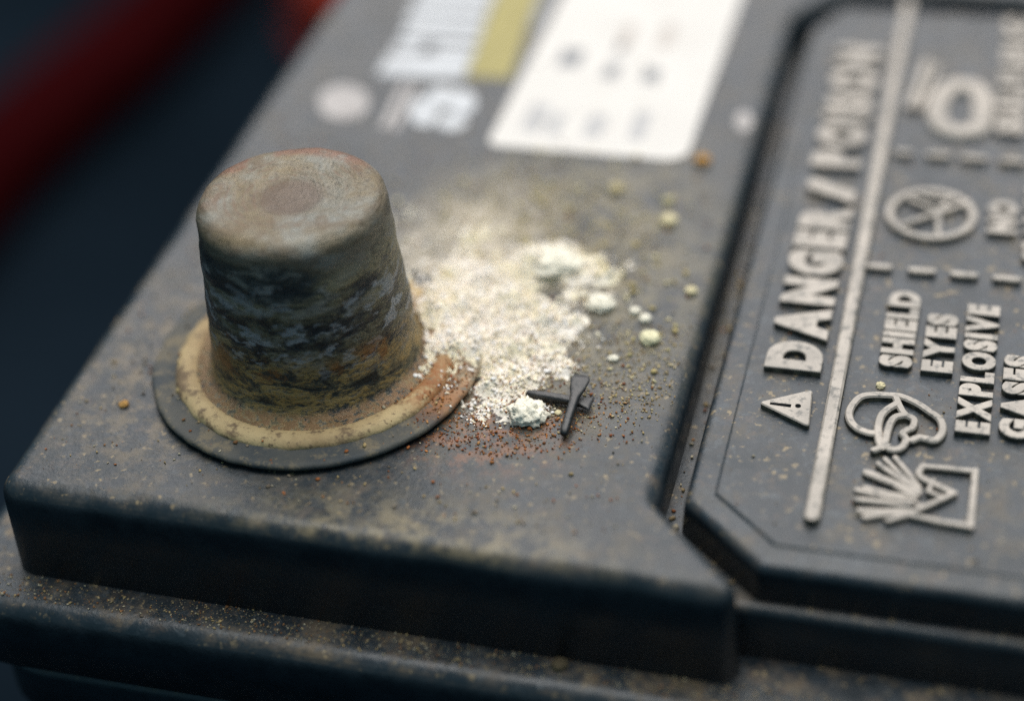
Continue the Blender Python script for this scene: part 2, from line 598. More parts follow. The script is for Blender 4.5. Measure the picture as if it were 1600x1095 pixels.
def smooth_path(pts, closed=False, k=5):
    P = [np.array(p[:2], float) for p in pts]
    n = len(P)
    out = []
    for i in range(n if closed else n - 1):
        if closed:
            a, b, c, d = P[i - 1], P[i], P[(i + 1) % n], P[(i + 2) % n]
        else:
            a, b, c, d = P[max(i - 1, 0)], P[i], P[i + 1], P[min(i + 2, n - 1)]
        for j in range(k):
            t = j / k
            out.append(0.5 * (2 * b + (c - a) * t + (2 * a - 5 * b + 4 * c - d) * t * t + (3 * b - a - 3 * c + d) * t ** 3))
    if not closed:
        out.append(P[-1])
    return out


def px_path(l, z=PZ + 0.45):
    return [bp(x, y, z)[:2] for x, y in l]


def join(parts):
    V, F = [], []
    for v, f in parts:
        o = len(V)
        V += v
        F += [tuple(i + o for i in q) for q in f]
    return V, F


# --- letters: Blender's built-in face, fattened, narrowed and set along the long side
_glyph = {}


def glyph(ch, bold):
    key = (ch, bold)
    if key in _glyph:
        return _glyph[key]
    cu = bpy.data.curves.new('glyph', 'FONT')
    cu.body = ch
    cu.size = 1.0
    cu.offset = bold
    cu.extrude = 0.05
    cu.bevel_depth = 0.022
    cu.bevel_resolution = 1
    cu.resolution_u = 5
    o = bpy.data.objects.new('glyph', cu)
    col.objects.link(o)
    bpy.context.view_layer.update()
    me = bpy.data.meshes.new_from_object(o.evaluated_get(bpy.context.evaluated_depsgraph_get()))
    V = np.array([v.co[:] for v in me.vertices])
    F = [tuple(p.vertices) for p in me.polygons]
    bpy.data.objects.remove(o)
    bpy.data.curves.remove(cu)
    bpy.data.meshes.remove(me)
    _glyph[key] = (V, F)
    return V, F


def text_line(s, x_base, x_top, y0, y1, bold=0.035, gap=0.075, h=RH, widen=None):
    """letters stand on x_base, their heads towards x_top, and run from y0 to y1"""
    hh = glyph('H', bold)[0]
    cap0, cap1 = hh[:, 1].min(), hh[:, 1].max()
    cap = x_base - x_top
    gl = []
    tot = 0
    for ch in s:
        V, F = glyph(ch, bold)
        wd = V[:, 0].max() - V[:, 0].min()
        f = 1.0
        if ch in 'LE':
            f = 0.95
        gl.append((V, F, wd * f, f))
        tot += wd * f
    g = gap * cap
    k = (y1 - y0 - g * (len(s) - 1)) / tot
    y = y0
    for V, F, wd, f in gl:
        q = np.empty_like(V)
        q[:, 1] = y + (V[:, 0] - V[:, 0].min()) * k * f
        q[:, 0] = x_base - (V[:, 1] - cap0) / (cap1 - cap0) * cap
        zz = (V[:, 2] - V[:, 2].min()) / (V[:, 2].max() - V[:, 2].min())
        q[:, 2] = PZ - 0.06 + zz * (h + 0.06)
        add_relief('letter', [tuple(v) for v in q], F)
        y += wd * k + g


text_line('DANGER', 68.55, 63.35, 27.0, bp(1330, 333, PZ)[1], 0.062, 0.10, 0.7)
text_line('/', 68.4, 63.5, bp(1336, 326, PZ)[1], bp(1340, 290, PZ)[1], 0.06, 0.11, 0.7)
text_line('POISON', 68.4, 63.2, bp(1345, 272, PZ)[1], bp(1372, 84, PZ)[1], 0.06, 0.13, 0.7)
text_line('SHIELD', 76.5, 73.5, 29.0, 40.6, 0.058, 0.06)
text_line('EYES', 80.15, 77.3, 28.9, 37.6, 0.058, 0.06)
text_line('EXPLOSIVE', 83.85, 80.85, 21.1, 39.6, 0.058, 0.06)
text_line('GASES', 87.55, 84.55, 21.1, 32.6, 0.058, 0.06)
text_line('NO', 84.75, 81.85, 51.7, 57.5, 0.07, 0.06)
text_line('SPARKS', 88.35, 85.4, 47.5, 60.5, 0.07, 0.06)
text_line('SULFURIC', 84.8, 81.6, 70.5, 96.0, 0.06, 0.08)

# --- the long rib and the dashed dividers
line('dividing_rib', [(70.17, 8.4 + 90 * t) for t in (0, 0.25, 0.5, 0.75, 1.0)], 1.45, 0.75)
for row, xs in ((65.2, [(71.3, 73.7), (74.6, 77.7), (78.3, 81.5), (82.2, 85.3), (86.1, 89.2), (90.0, 93.1)]),
                (44.3, [(70.6, 73.5), (74.6, 77.7), (78.6, 81.7), (82.6, 85.7), (86.6, 89.7), (90.6, 93.7)])):
    for a, b in xs:
        line('divider_dash', [(a + 0.7, row), (b - 0.62, row + 0.03)], 0.95, 0.6)

# --- warning triangle with its exclamation mark
tri = fillet([tuple(bp(*p, PZ + 0.4)[:2]) for p in ((1264, 669), (1270, 610), (1184, 630))], [0.25, 0.25, 0.25], 4)
cen = np.mean(tri, axis=0)


def prism_rel(outer, h):
    n = len(outer)
    V = [(p[0], p[1], PZ - 0.05) for p in outer] + [(p[0], p[1], PZ + h * 0.8) for p in outer]
    P, m = inset_dirs(outer)
    V += [tuple(P[i] + m[i] * 0.1) + (PZ + h,) for i in range(n)]
    F = []
    for r in (0, 1):
        for i in range(n):
            j = (i + 1) % n
            F.append((r * n + i, r * n + j, (r + 1) * n + j, (r + 1) * n + i))
    F.append(tuple(range(2 * n, 3 * n)))
    return V, F


def ccw(p):
    a = sum(p[i - 1][0] * p[i][1] - p[i][0] * p[i - 1][1] for i in range(len(p)))
    return p if a > 0 else p[::-1]


tr = add_relief('warning_triangle', *prism_rel(ccw(tri), 0.6))
M_INK = plain('recessed_black', (0.006, 0.007, 0.008), 0.9, spec=0.05)
a, b = bp(1203, 630, PZ + 0.6), bp(1236, 634, PZ + 0.6)
d = bp(1247, 634, PZ + 0.6)


def flat_bar(name, p, q, w1, w2, z, mat, parent):
    p, q = np.array(p[:2]), np.array(q[:2])
    t = (q - p) / np.linalg.norm(q - p)
    n_ = np.array([-t[1], t[0]])
    c = [p - n_ * w1 / 2, q - n_ * w2 / 2, q + n_ * w2 / 2, p + n_ * w1 / 2]
    V = [(*v, z) for v in c] + [(*v, z + 0.02) for v in c]
    return link(name, mesh(name, V, [(4, 5, 6, 7), (0, 1, 5, 4), (1, 2, 6, 5), (2, 3, 7, 6), (3, 0, 4, 7)], mat, False), parent)


bar = flat_bar('exclamation_stroke', a, b, 0.28, 0.42, PZ + 0.6, M_INK, cover)
c8 = [(d[0] + 0.27 * math.cos(t), d[1] + 0.27 * math.sin(t)) for t in np.linspace(0, 2 * math.pi, 12, endpoint=False)]
V = [(*p, PZ + 0.6) for p in c8] + [(*p, PZ + 0.62) for p in c8]
link('exclamation_dot', mesh('exclamation_dot', V, [tuple(range(12, 24))] + [(i, (i + 1) % 12, 12 + (i + 1) % 12, 12 + i) for i in range(12)], M_INK, False), cover)

# --- no-flame roundel
cc = bp(1455, 334, PZ + 0.5)[:2]
RR = 4.15
ring = [(cc[0] + RR * math.cos(t), cc[1] + RR * math.sin(t)) for t in np.linspace(0, 2 * math.pi, 48, endpoint=False)]
parts = [stroke(ring, 0.98, True)]
for pl, wd in (([(1412, 350), (1450, 338), (1512, 316)], 0.75),
               ([(1466, 372), (1466, 330), (1478, 318)], 0.7),
               ([(1424, 312), (1445, 322), (1462, 330)], 0.7),
               ([(1440, 306), (1462, 312), (1490, 311)], 0.6)):
    P, W = round_ends(px_path(pl), wd)
    parts.append(stroke(P, W, h=RH * 0.9 + 0.012 * len(parts)))
add_relief('no_flame_sign', *join(parts))

# --- face with goggles
parts = []


def add_curve(l, wd, closed=False, h=RH, k=5):
    h = h + 0.014 * len(parts)
    wd = wd * 1.12
    P = smooth_path(px_path(l), closed, k)
    if closed:
        parts.append(stroke(P, wd, True, h))
    else:
        P, W = round_ends(P, wd)
        parts.append(stroke(P, W, h=h))


add_curve([(1392, 618), (1362, 617), (1342, 622), (1328, 640), (1328, 655), (1338, 668), (1356, 676), (1368, 677)], 0.72)
add_curve([(1392, 618), (1408, 620), (1432, 630), (1452, 643), (1468, 655), (1473, 668), (1470, 680), (1460, 688), (1448, 686), (1436, 684), (1425, 688)], 0.72)
add_curve([(1400, 622), (1405, 634), (1414, 648), (1428, 656), (1426, 668), (1418, 672), (1410, 678), (1416, 687), (1410, 698), (1400, 703), (1390, 702)], 0.68)
add_curve([(1400, 632), (1384, 642), (1376, 652), (1372, 668), (1374, 690), (1378, 700)], 0.75)
add_curve([(1412, 650), (1400, 652), (1392, 660), (1386, 678), (1382, 696)], 0.7)
add_curve([(1366, 704), (1378, 700), (1386, 698)], 0.6)
add_relief('eye_shield_face', *join(parts))

# --- bursting battery
parts = []
add_curve([(1442, 728), (1436, 736), (1438, 744), (1452, 752), (1470, 760), (1490, 770)], 0.62, h=0.55)
for l, wd in (([(1442, 728), (1480, 731), (1524, 736)], 0.62), ([(1524, 736), (1520, 780), (1516, 822)], 0.7), ([(1516, 822), (1470, 815), (1420, 804)], 0.62),
              ([(1490, 771), (1460, 785), (1420, 802)], 0.6), ([(1458, 752), (1450, 768), (1470, 776)], 0.45)):
    P, W = round_ends(px_path(l), wd)
    parts.append(stroke(P, W, h=0.55 + 0.013 * len(parts)))
for (x0, y0, x1, y1, wd) in ((1432, 770, 1356, 738, 0.85), (1436, 766, 1374, 724, 0.6), (1436, 764, 1384, 716, 0.55), (1436, 760, 1400, 714, 0.6), (1428, 776, 1352, 760, 0.55),
                             (1424, 784, 1340, 766, 0.6), (1420, 790, 1338, 780, 0.6), (1418, 796, 1346, 796, 0.75), (1420, 800, 1352, 806, 0.65),
                             (1424, 803, 1388, 812, 0.6), (1430, 778, 1390, 752, 0.6), (1444, 790, 1400, 776, 0.5)):
    P, W = round_ends(px_path([(x0, y0), ((x0 + x1) / 2 + random.uniform(-2, 2), (y0 + y1) / 2 + random.uniform(-2, 2)), (x1, y1)]), wd)
    W = [q * (0.75 + 0.6 * i / len(W)) for i, q in enumerate(W)]
    parts.append(stroke(P, W, h=0.5 + random.uniform(-0.08, 0.12)))
add_relief('bursting_battery_sign', *join(parts))

# --- corrosive pictogram, far out of focus
parts = []
for l, wd in (([(1448, 100), (1436, 130), (1422, 165)], 1.3), ([(1464, 108), (1450, 140), (1438, 168)], 0.9)):
    P, W = round_ends(px_path(l), wd)
    parts.append(stroke(P, W))
add_curve([(1464, 168), (1476, 142), (1500, 131), (1526, 137), (1536, 156), (1533, 188), (1524, 202), (1486, 202), (1468, 190)], 2.2, True)
add_relief('acid_hand_sign', *join(parts))


# ------------------------------------------------------------------ label and print on the deck
def flat_poly(name, poly, z0, z1, mat, parent):
    n = len(poly)
    poly = ccw(list(poly))
    V = [(p[0], p[1], z0) for p in poly] + [(p[0], p[1], z1) for p in poly]
    F = [tuple(range(n, 2 * n))] + [(i, (i + 1) % n, n + (i + 1) % n, n + i) for i in range(n)]
    return link(name, mesh(name, V, F, mat, False), parent)


lab = flat_poly('paper_label', fillet([(27.9, 59.8), (50.1, 59.8), (50.4, 132), (28.3, 132)], [1.3, 2.4, 2, 2], 6), 0.0, 0.09, M_PAPER, bat)
lab.location = LID
lab['label'] = 'white paper label with rounded corners and faint unreadable print'


def mark(px, py, lx, ly, mat, parent=lab, z=0.09, skew=0.0, name='printed_mark'):
    c = bp(px, py)[:2]
    poly = [(c[0] - lx / 2 - skew, c[1] - ly / 2), (c[0] + lx / 2 - skew, c[1] - ly / 2), (c[0] + lx / 2 + skew, c[1] + ly / 2), (c[0] - lx / 2 + skew, c[1] + ly / 2)]
    return flat_poly(name, fillet(poly, min(lx, ly) * 0.25, 3), z, z + 0.02, mat, parent)


for px, py, lx, ly, mt in ((882, 92, 1.2, 4.0, M_GREYINK), (900, 92, 1.5, 4.0, M_GREYINK), (955, 113, 1.7, 3.2, M_GREYINK), (1018, 119, 1.9, 3.2, M_GREYINK), (980, 58, 1.6, 6, M_REDINK),
                           (1042, 58, 1.7, 6, M_REDINK), (968, 80, 1.2, 2.5, M_FAINTINK), (838, 185, 2.4, 6, M_FAINTINK), (868, 196, 1.6, 4.5, M_FAINTINK), (930, 198, 2.2, 4.5, M_FAINTINK),
                           (1000, 198, 1.8, 6, M_FAINTINK)):
    mark(px, py, lx, ly, mt)

# white lettering running away along the deck, yellow bar beside it
M0 = LID
for i, (pts) in enumerate([
        [(588, 117), (724, 122), (736, 92), (606, 86)], [(612, 82), (655, 84), (664, 66), (622, 64)], [(676, 86), (738, 90), (745, 74), (684, 70)],
        [(626, 58), (745, 66), (753, 48), (636, 40)], [(632, 36), (752, 43), (758, 28), (640, 22)], [(640, 18), (758, 24), (766, 8), (648, 2)],
        [(650, -3), (768, 3), (776, -14), (660, -20)], [(662, -26), (778, -20), (788, -40), (672, -46)]]):
    o = flat_poly('printed_letter', [bp(*p)[:2] for p in pts], 0.0, 0.03, M_WHITE, bat)
    o.location = M0
o = flat_poly('yellow_print_bar', [bp(*p)[:2] for p in ((728, 120), (797, 124), (850, -30), (785, -36))], 0.0, 0.03, M_YELLOW, bat)
o.location = M0
o = flat_poly('printed_letter', [bp(*p)[:2] for p in ((822, 46), (838, 47), (866, -20), (850, -22))], 0.0, 0.03, M_GREYINK, bat)
o.location = M0


def ell(cx, cy, ax, ay, n=20):
    return [bp(cx + ax * math.cos(t), cy + ay * math.sin(t))[:2] for t in np.linspace(0, 2 * math.pi, n, endpoint=False)]


M_PINKW = plain('dull_white_print', (0.40, 0.36, 0.34), 0.5, 3, 0.7)
o = flat_poly('printed_oval', ell(537, 160, 40, 27), 0.0, 0.03, M_PINKW, bat)
o.location = M0
for pts in ([(592, 200), (606, 200), (640, 130), (628, 130)], [(612, 203), (622, 203), (656, 132), (648, 132)]):
    o = flat_poly('printed_slash', [bp(*p)[:2] for p in pts], 0.0, 0.03, M_PINKW, bat)
    o.location = M0
for e in (ell(662, 176, 22, 22), ell(692, 152, 24, 17), ell(722, 160, 22, 20), ell(706, 192, 24, 12)):
    o = flat_poly('printed_figure', e, 0.0, 0.03 + random.random() * 0.02, M_WHITE, bat)
    o.location = M0
    M_PINKW
o = flat_poly('printed_figure', ell(1162, 190, 14, 16), 0.0, 0.03, M_PINKW, bat)
o.location = M0

# ------------------------------------------------------------------ terminal post
prof = [(11.9, 1.2), (11.2, 1.52), (10.5, 1.58), (9.98, 1.8), (9.75, 2.2), (9.64, 2.9)]
for k in range(26):
    t = (k + 1) / 26
    prof.append((9.62 - 1.08 * t, 2.9 + (17.65 - 2.9) * t))
r0, z0, er = 8.55, 17.65, 1.5
for k in range(1, 9):
    a = math.pi / 2 * k / 8
    prof.append((r0 - er * (1 - math.cos(a)), z0 + er * math.sin(a)))
prof += [(6.4, 19.14), (5.8, 19.08), (5.2, 19.04), (4.6, 19.0), (4.2, 18.9), (3.6, 18.86), (3.0, 18.8), (2.6, 18.7), (1.8, 18.66), (1.0, 18.64), (0.3, 18.64)]
post = lathe('terminal_post', prof, M_POST, bat, POST, 180, 0.16, 0.22, True, LID, 1.6)
post['label'] = 'tapered lead terminal post, grey and dark with ochre crust at its base'
rp = [(13.35, 0.55), (13.4, 0.95), (13.3, 1.25), (13.0, 1.5), (12.6, 1.62), (12.1, 1.66), (11.7, 1.58), (11.3, 1.4), (11.0, 1.1)]
rg = lathe('lead_bushing', rp, M_RING, post, POST, 200, 0.17, 0.6, False)
rg['label'] = 'tan oxidised lead ring round the foot of the post'
cp = [(14.4, 0.02), (15.0, 0.25), (15.5, 0.42), (15.62, 0.62), (15.55, 0.86), (15.35, 0.98), (15.05, 1.0), (14.6, 0.93), (14.0, 0.9), (13.4, 0.95), (12.5, 1.0)]
cl = lathe('collar', cp, M_COLLAR, post, POST, 200, 0.16, 0.45, False)
cl['label'] = 'grimy dark plastic collar under the post'

# ------------------------------------------------------------------ grains, powder, rust
ICO_V = []
ph = (1 + 5 ** 0.5) / 2
for s1 in (-1, 1):
    for s2 in (-1, 1):
        ICO_V += [(0, s1, s2 * ph), (s1, s2 * ph, 0), (s2 * ph, 0, s1)]
ICO_V = np.array(ICO_V, float)
ICO_V /= np.linalg.norm(ICO_V[0])
ICO_F = []
for i in range(12):
    for j in range(i + 1, 12):
        for k in range(j + 1, 12):
            a, b, c = ICO_V[i], ICO_V[j], ICO_V[k]
            if max(np.linalg.norm(a - b), np.linalg.norm(b - c), np.linalg.norm(a - c)) < 1.1:
                ICO_F.append((i, j, k) if np.dot(np.cross(b - a, c - a), a) > 0 else (i, k, j))
ICO_F = np.array(ICO_F)


def grains(name, P, S, C, mat=M_GRAIN, squash=0.75, jitter=0.28, smooth=True):
    """one mesh of many irregular grains: P positions (mm), S radii (mm), C colours"""
    n = len(P)
    A = rng.normal(size=(n, 3, 3))
    Q, _ = np.linalg.qr(A)
    J = 1 + jitter * rng.normal(size=(n, 12, 1))
    sc = 1 + 0.3 * rng.normal(size=(n, 1, 3))
    V = (ICO_V[None] * J * sc) @ Q * S[:, None, None]
    V[:, :, 2] *= squash
    V = (V + P[:, None, :]).reshape(-1, 3) * MM
    F = (ICO_F[None] + 12 * np.arange(n)[:, None, None]).reshape(-1)
    me = bpy.data.meshes.new(name)
    me.vertices.add(n * 12)
    me.vertices.foreach_set('co', V.ravel().astype(np.float32))
    me.loops.add(len(F))
    me.loops.foreach_set('vertex_index', F.astype(np.int32))
    me.polygons.add(len(F) // 3)
    me.polygons.foreach_set('loop_start', np.arange(0, len(F), 3, dtype=np.int32))
    me.polygons.foreach_set('use_smooth', np.full(len(F) // 3, smooth))
    me.update(calc_edges=True)
    at = me.attributes.new('Col', 'FLOAT_COLOR', 'POINT')
    cc_ = np.c_[np.repeat(C, 12, 0), np.ones(n * 12)]
    at.data.foreach_set('color', cc_.ravel().astype(np.float32))
    me.materials.append(mat)
    return link(name, me, None, LID)


def base_z(x, y):
    r = math.hypot(x - POST[0], y - POST[1])
    if r < 10.2:
        return None
    if r < 13.2:
        return 1.42
    if r < 15.4:
        return 0.93
    return 0.0


# (px, py, rx, ry, weight): where the pale powder lies in the photograph, mapped to the deck
BLOBS = [(668, 478, 62, 44, 1.0), (745, 470, 75, 50, 1.0), (700, 440, 80, 40, 0.8), (852, 408, 58, 30, 1.0), (800, 430, 60, 30, 0.7), (820, 500, 70, 40, 1.0), (905, 468, 45, 22, 0.6),
         (762, 530, 70, 40, 0.95), (690, 540, 55, 40, 0.8), (830, 550, 52, 36, 0.72), (790, 590, 55, 35, 0.95), (800, 625, 52, 28, 0.8), (760, 640, 40, 18, 0.6), (870, 572, 36, 20, 0.42),
         (640, 345, 45, 25, 0.38), (720, 380, 90, 35, 0.42), (640, 410, 50, 30, 0.55), (900, 535, 45, 26, 0.25), (950, 440, 40, 40, 0.35), (690, 590, 60, 26, 0.32)]
HAZY = [(800, 340, 150, 70, 0.5), (950, 380, 90, 60, 0.35), (980, 560, 90, 60, 0.45), (1000, 600, 70, 45, 0.4), (840, 290, 60, 35, 0.4), (900, 600, 80, 60, 0.3)]


def field(B, x, y):
    s = 0.0
    for cx, cy, ax, ay, wt in B:
        q = ((x - cx) / ax) ** 2 + ((y - cy) / ay) ** 2
        s = np.maximum(s, wt * np.exp(-q * q * 0.7))
    return s


def project(p):
    q = RW @ (np.asarray(p) - CAM)
    return 800 + FPX * q[0] / q[2], 547.5 + FPX * q[1] / q[2]


def lumpy(x, y):
    v = Vector((x, y, 0.0))
    return mn.noise(v * 0.32) * 0.8 + mn.noise(v * 0.8) * 0.7 + mn.noise(v * 1.9) * 0.4


# low caked bed of powder
CLUMPS = [(690, 432, 1.6, 0.7), (722, 472, 1.5, 0.6), (762, 425, 1.7, 0.6), (652, 462, 1.4, 0.6), (803, 470, 1.3, 0.6), (740, 520, 1.1, 0.5), (905, 424, 1.5, 0.6),
          (880, 396, 1.6, 0.6), (828, 418, 1.6, 0.6), (702, 352, 1.5, 0.5), (642, 332, 1.5, 0.6), (775, 527, 0.9, 0.5), (735, 365, 1.3, 0.5), (672, 505, 1.2, 0.6), (842, 505, 1.0, 0.5),
          (860, 540, 0.9, 0.5), (800, 548, 0.8, 0.5), (715, 560, 0.9, 0.4), (900, 500, 1.0, 0.6), (945, 430, 1.1, 0.6), (930, 405, 0.9, 0.5), (770, 600, 0.7, 0.4), (745, 445, 1.0, 0.5)]
CL = [(bp(a, b, 0.3)[:2], r, h) for a, b, r, h in CLUMPS]
gx = np.arange(30.0, 56.0, 0.22)
gy = np.arange(11.0, 52.0, 0.22)
hgt = np.zeros((len(gx), len(gy)))
for i, x in enumerate(gx):
    for j, y in enumerate(gy):
        px, py = project((x, y, 0.4))
        f = float(field(BLOBS, px, py))
        if f > 0.05:
            v = Vector((x, y, 0.0))
            hgt[i, j] = (f + 0.55 * lumpy(x, y) - 0.47) * 1.3 + 0.14 * mn.noise(v * 3.3) + 0.09 * mn.noise(v * 6.5)
        else:
            hgt[i, j] = -1
        for q, r, h in CL:
            d2 = ((x - q[0]) ** 2 + (y - q[1]) ** 2) / (r * r)
            if d2 < 4:
                v = Vector((x, y, 0.0))
                hgt[i, j] = max(hgt[i, j], -0.1) + h * math.exp(-d2 * 1.3) * (1.1 + 0.9 * mn.noise(v * 1.3) + 0.5 * mn.noise(v * 3.0)) * 1.1


def bed_z(x, y):
    i, j = int((x - 30.0) / 0.22), int((y - 11.0) / 0.22)
    if 0 <= i < len(gx) and 0 <= j < len(gy):
        return max(0.0, min(2.0, hgt[i, j]))
    return 0.0


V, F, idx = [], [], {}
for i in range(len(gx)):
    for j in range(len(gy)):
        b = base_z(gx[i], gy[j])
        if b is None:
            continue
        idx[i, j] = len(V)
        V.append((gx[i] + random.uniform(-.06, .06), gy[j] + random.uniform(-.06, .06), b + min(2.0, max(-0.12, hgt[i, j]))))
for i in range(len(gx) - 1):
    for j in range(len(gy) - 1):
        ks = [(i, j), (i + 1, j), (i + 1, j + 1), (i, j + 1)]
        if all(k in idx for k in ks) and max(hgt[k] for k in ks) > 0:
            F.append(tuple(idx[k] for k in ks))
used = sorted({q for f in F for q in f})
ren = {q: k for k, q in enumerate(used)}
M = Mat('caked_sulphate_powder')
pa = M.noise(0.7, 6, 0.7)
pb = M.noise(6, 4, 0.6, off=(3, 3, 1))
pc = M.noise(1.5, 5, 0.65, off=(1, 9, 1))
pcol = M.mix(M.ramp(pb, 0.40, 0.60), (0.91, 0.83, 0.74), (0.88, 0.78, 0.56))
pcol = M.mix(M.mul(M.ramp(pc, 0.63, 0.72), 0.6), pcol, (0.50, 0.39, 0.22))
M_POWDER = M.out(pcol, 0.85, M.bump(pa, 0.9, 0.3), spec=0.2)
bed = link('corrosion_powder', mesh('corrosion_powder', [V[q] for q in used], [tuple(ren[q] for q in f) for f in F], M_POWDER), None, LID)
tag(bed, 'caked white and cream corrosion powder heaped beside the post', 'powder', kind='stuff')

WHITE = np.array([[0.88, 0.81, 0.75], [0.88, 0.79, 0.70], [0.85, 0.76, 0.58], [0.89, 0.85, 0.81], [0.80, 0.69, 0.52]])
TAN = np.array([[0.36, 0.27, 0.13], [0.42, 0.33, 0.18], [0.25, 0.17, 0.08], [0.5, 0.42, 0.27]])
RUST = np.array([[0.28, 0.095, 0.025], [0.36, 0.14, 0.04], [0.18, 0.065, 0.022], [0.38, 0.19, 0.07], [0.24, 0.07, 0.025]])


def scatter(B, n, box, thr=0.0, power=1.0):
    out = []
    while len(out) < n:
        m = 20000
        x = rng.uniform(box[0], box[2], m)
        y = rng.uniform(box[1], box[3], m)
        f = field(B, x, y) ** power
        ok = (f > thr) & (rng.random(m) < f)
        out += list(zip(x[ok], y[ok]))
    return out[:n]


def settle(pts, S, sink=0.5, bed=True, patchy=False):
    P, keep = [], []
    for k, (px, py) in enumerate(pts):
        p = bp(px, py, 0.3)
        b = base_z(p[0], p[1])
        if b is None or p[0] > 56.2:
            continue
        if patchy and lumpy(p[0] + 31, p[1] - 17) < 0.06 + rng.normal() * 0.16 and bed_z(p[0], p[1]) < 0.15:
            continue
        P.append((p[0], p[1], b + (bed_z(p[0], p[1]) if bed else 0) + S[k] * sink))
        keep.append(k)
    return np.array(P), np.array(keep)


def sized(n, lo, hi, pw=2.5):
    return lo + (hi - lo) * rng.random(n) ** pw


pts = scatter(BLOBS, 36000, (590, 280, 1010, 680), 0.03, 1.1)
S = sized(len(pts), 0.02, 0.19, 4.0)
P, k = settle(pts, S, patchy=True)
o = grains('corrosion_grains', P, S[k], WHITE[rng.integers(0, 5, len(k))] * rng.uniform(0.92, 1.04, (len(k), 1)))
tag(o, 'loose white corrosion grains scattered over the powder beside the post', 'grains', kind='stuff')

pts = scatter(HAZY, 7000, (600, 230, 1080, 680), 0.02) + scatter(BLOBS, 700, (590, 280, 1010, 680), 0.05)
S = sized(len(pts), 0.02, 0.13, 3.0)
P, k = settle(pts, S)
o = grains('tan_dust', P, S[k], TAN[rng.integers(0, 4, len(k))] * rng.uniform(0.7, 1.3, (len(k), 1)))
tag(o, 'thin tan dust spread round the white powder on the lid', 'dust', kind='stuff')

RB = [(690, 600, 48, 24, 1.0), (660, 622, 50, 20, 0.6), (705, 580, 30, 20, 0.6), (790, 680, 110, 28, 0.34), (720, 665, 60, 30, 0.45), (860, 655, 60, 30, 0.35), (830, 560, 70, 60, 0.16), (930, 640, 70, 50, 0.12),
      (905, 470, 14, 8, 0.5), (780, 620, 70, 40, 0.22)]
pts = scatter(RB, 5200, (590, 440, 1040, 750), 0.02)
S = sized(len(pts), 0.015, 0.13, 4.0)
P, k = settle(pts, S, 0.6)
o = grains('rust_flakes', P, S[k], RUST[rng.integers(0, 5, len(k))] * rng.uniform(0.5, 1.25, (len(k), 1)), jitter=0.35)
tag(o, 'orange brown rust flakes on the collar and lid beside the powder', 'rust', kind='stuff')

pts = scatter([(860, 320, 170, 75, 1.0), (980, 480, 70, 120, 0.6), (760, 300, 120, 50, 0.6)], 420, (600, 220, 1080, 640), 0.03)
S = sized(len(pts), 0.08, 0.34, 2.6)
P, k = settle(pts, S, 0.4)
o = grains('yellow_grains', P, S[k], np.array([[0.50, 0.42, 0.20], [0.58, 0.50, 0.30], [0.42, 0.33, 0.15]])[rng.integers(0, 3, len(k))])
tag(o, 'sparse yellowish grains strewn between the powder, the label and the groove', 'grains', kind='stuff')

# fine grit all over the battery's top, ledge and cover
gp, gs, gc = [], [], []


def grit(n, x0, x1, y0, y1, z, lo, hi, cols, dens=None):
    for _ in range(n):
        x, y = random.uniform(x0, x1), random.uniform(y0, y1)
        q = mn.noise(Vector((x * 0.13, y * 0.13, z))) * 0.5 + mn.noise(Vector((x * 0.4, y * 0.4, z))) * 0.4 + 0.5
        if random.random() > q:
            continue
        zz = z
        if z == 0:
            b = base_z(x, y)
            if b is None:
                continue
            if y < 9.5 and x > 55:
                continue
            zz = b
        s = lo + (hi - lo) * random.random() ** 5
        gp.append((x, y, zz + s * 0.5))
        gs.append(s)
        gc.append(cols[random.randrange(len(cols))] * random.uniform(0.6, 1.25))


GC = [np.array(c) for c in ((0.36, 0.26, 0.12), (0.30, 0.22, 0.12), (0.25, 0.12, 0.05), (0.42, 0.36, 0.25), (0.18, 0.14, 0.10), (0.30, 0.10, 0.03))]
grit(7500, 1.5, 55.5, 1.8, 60, 0, 0.02, 0.19, GC)
grit(1500, 1.5, 55.5, 60, 130, 0, 0.03, 0.24, GC)
grit(1100, 62.5, 92, 6, 95, PZ, 0.03, 0.17, GC)
grit(9000, -5.0, 100, -4.7, -1.9, -10.3, 0.02, 0.13, GC[:5])
grit(300, -5.4, -2.0, -3, 40, -10.3, 0.04, 0.22, GC[:5])
grit(420, 57.6, 59.4, 9, 60, -4.6, 0.04, 0.3, GC)
grit(220, 58.5, 68, 0.8, 9, -4.6, 0.04, 0.3, GC)
o = grains('grit', np.array(gp), np.array(gs), np.array(gc))
tag(o, 'fine tan and brown grit sprinkled over the battery top', 'grit', kind='stuff')


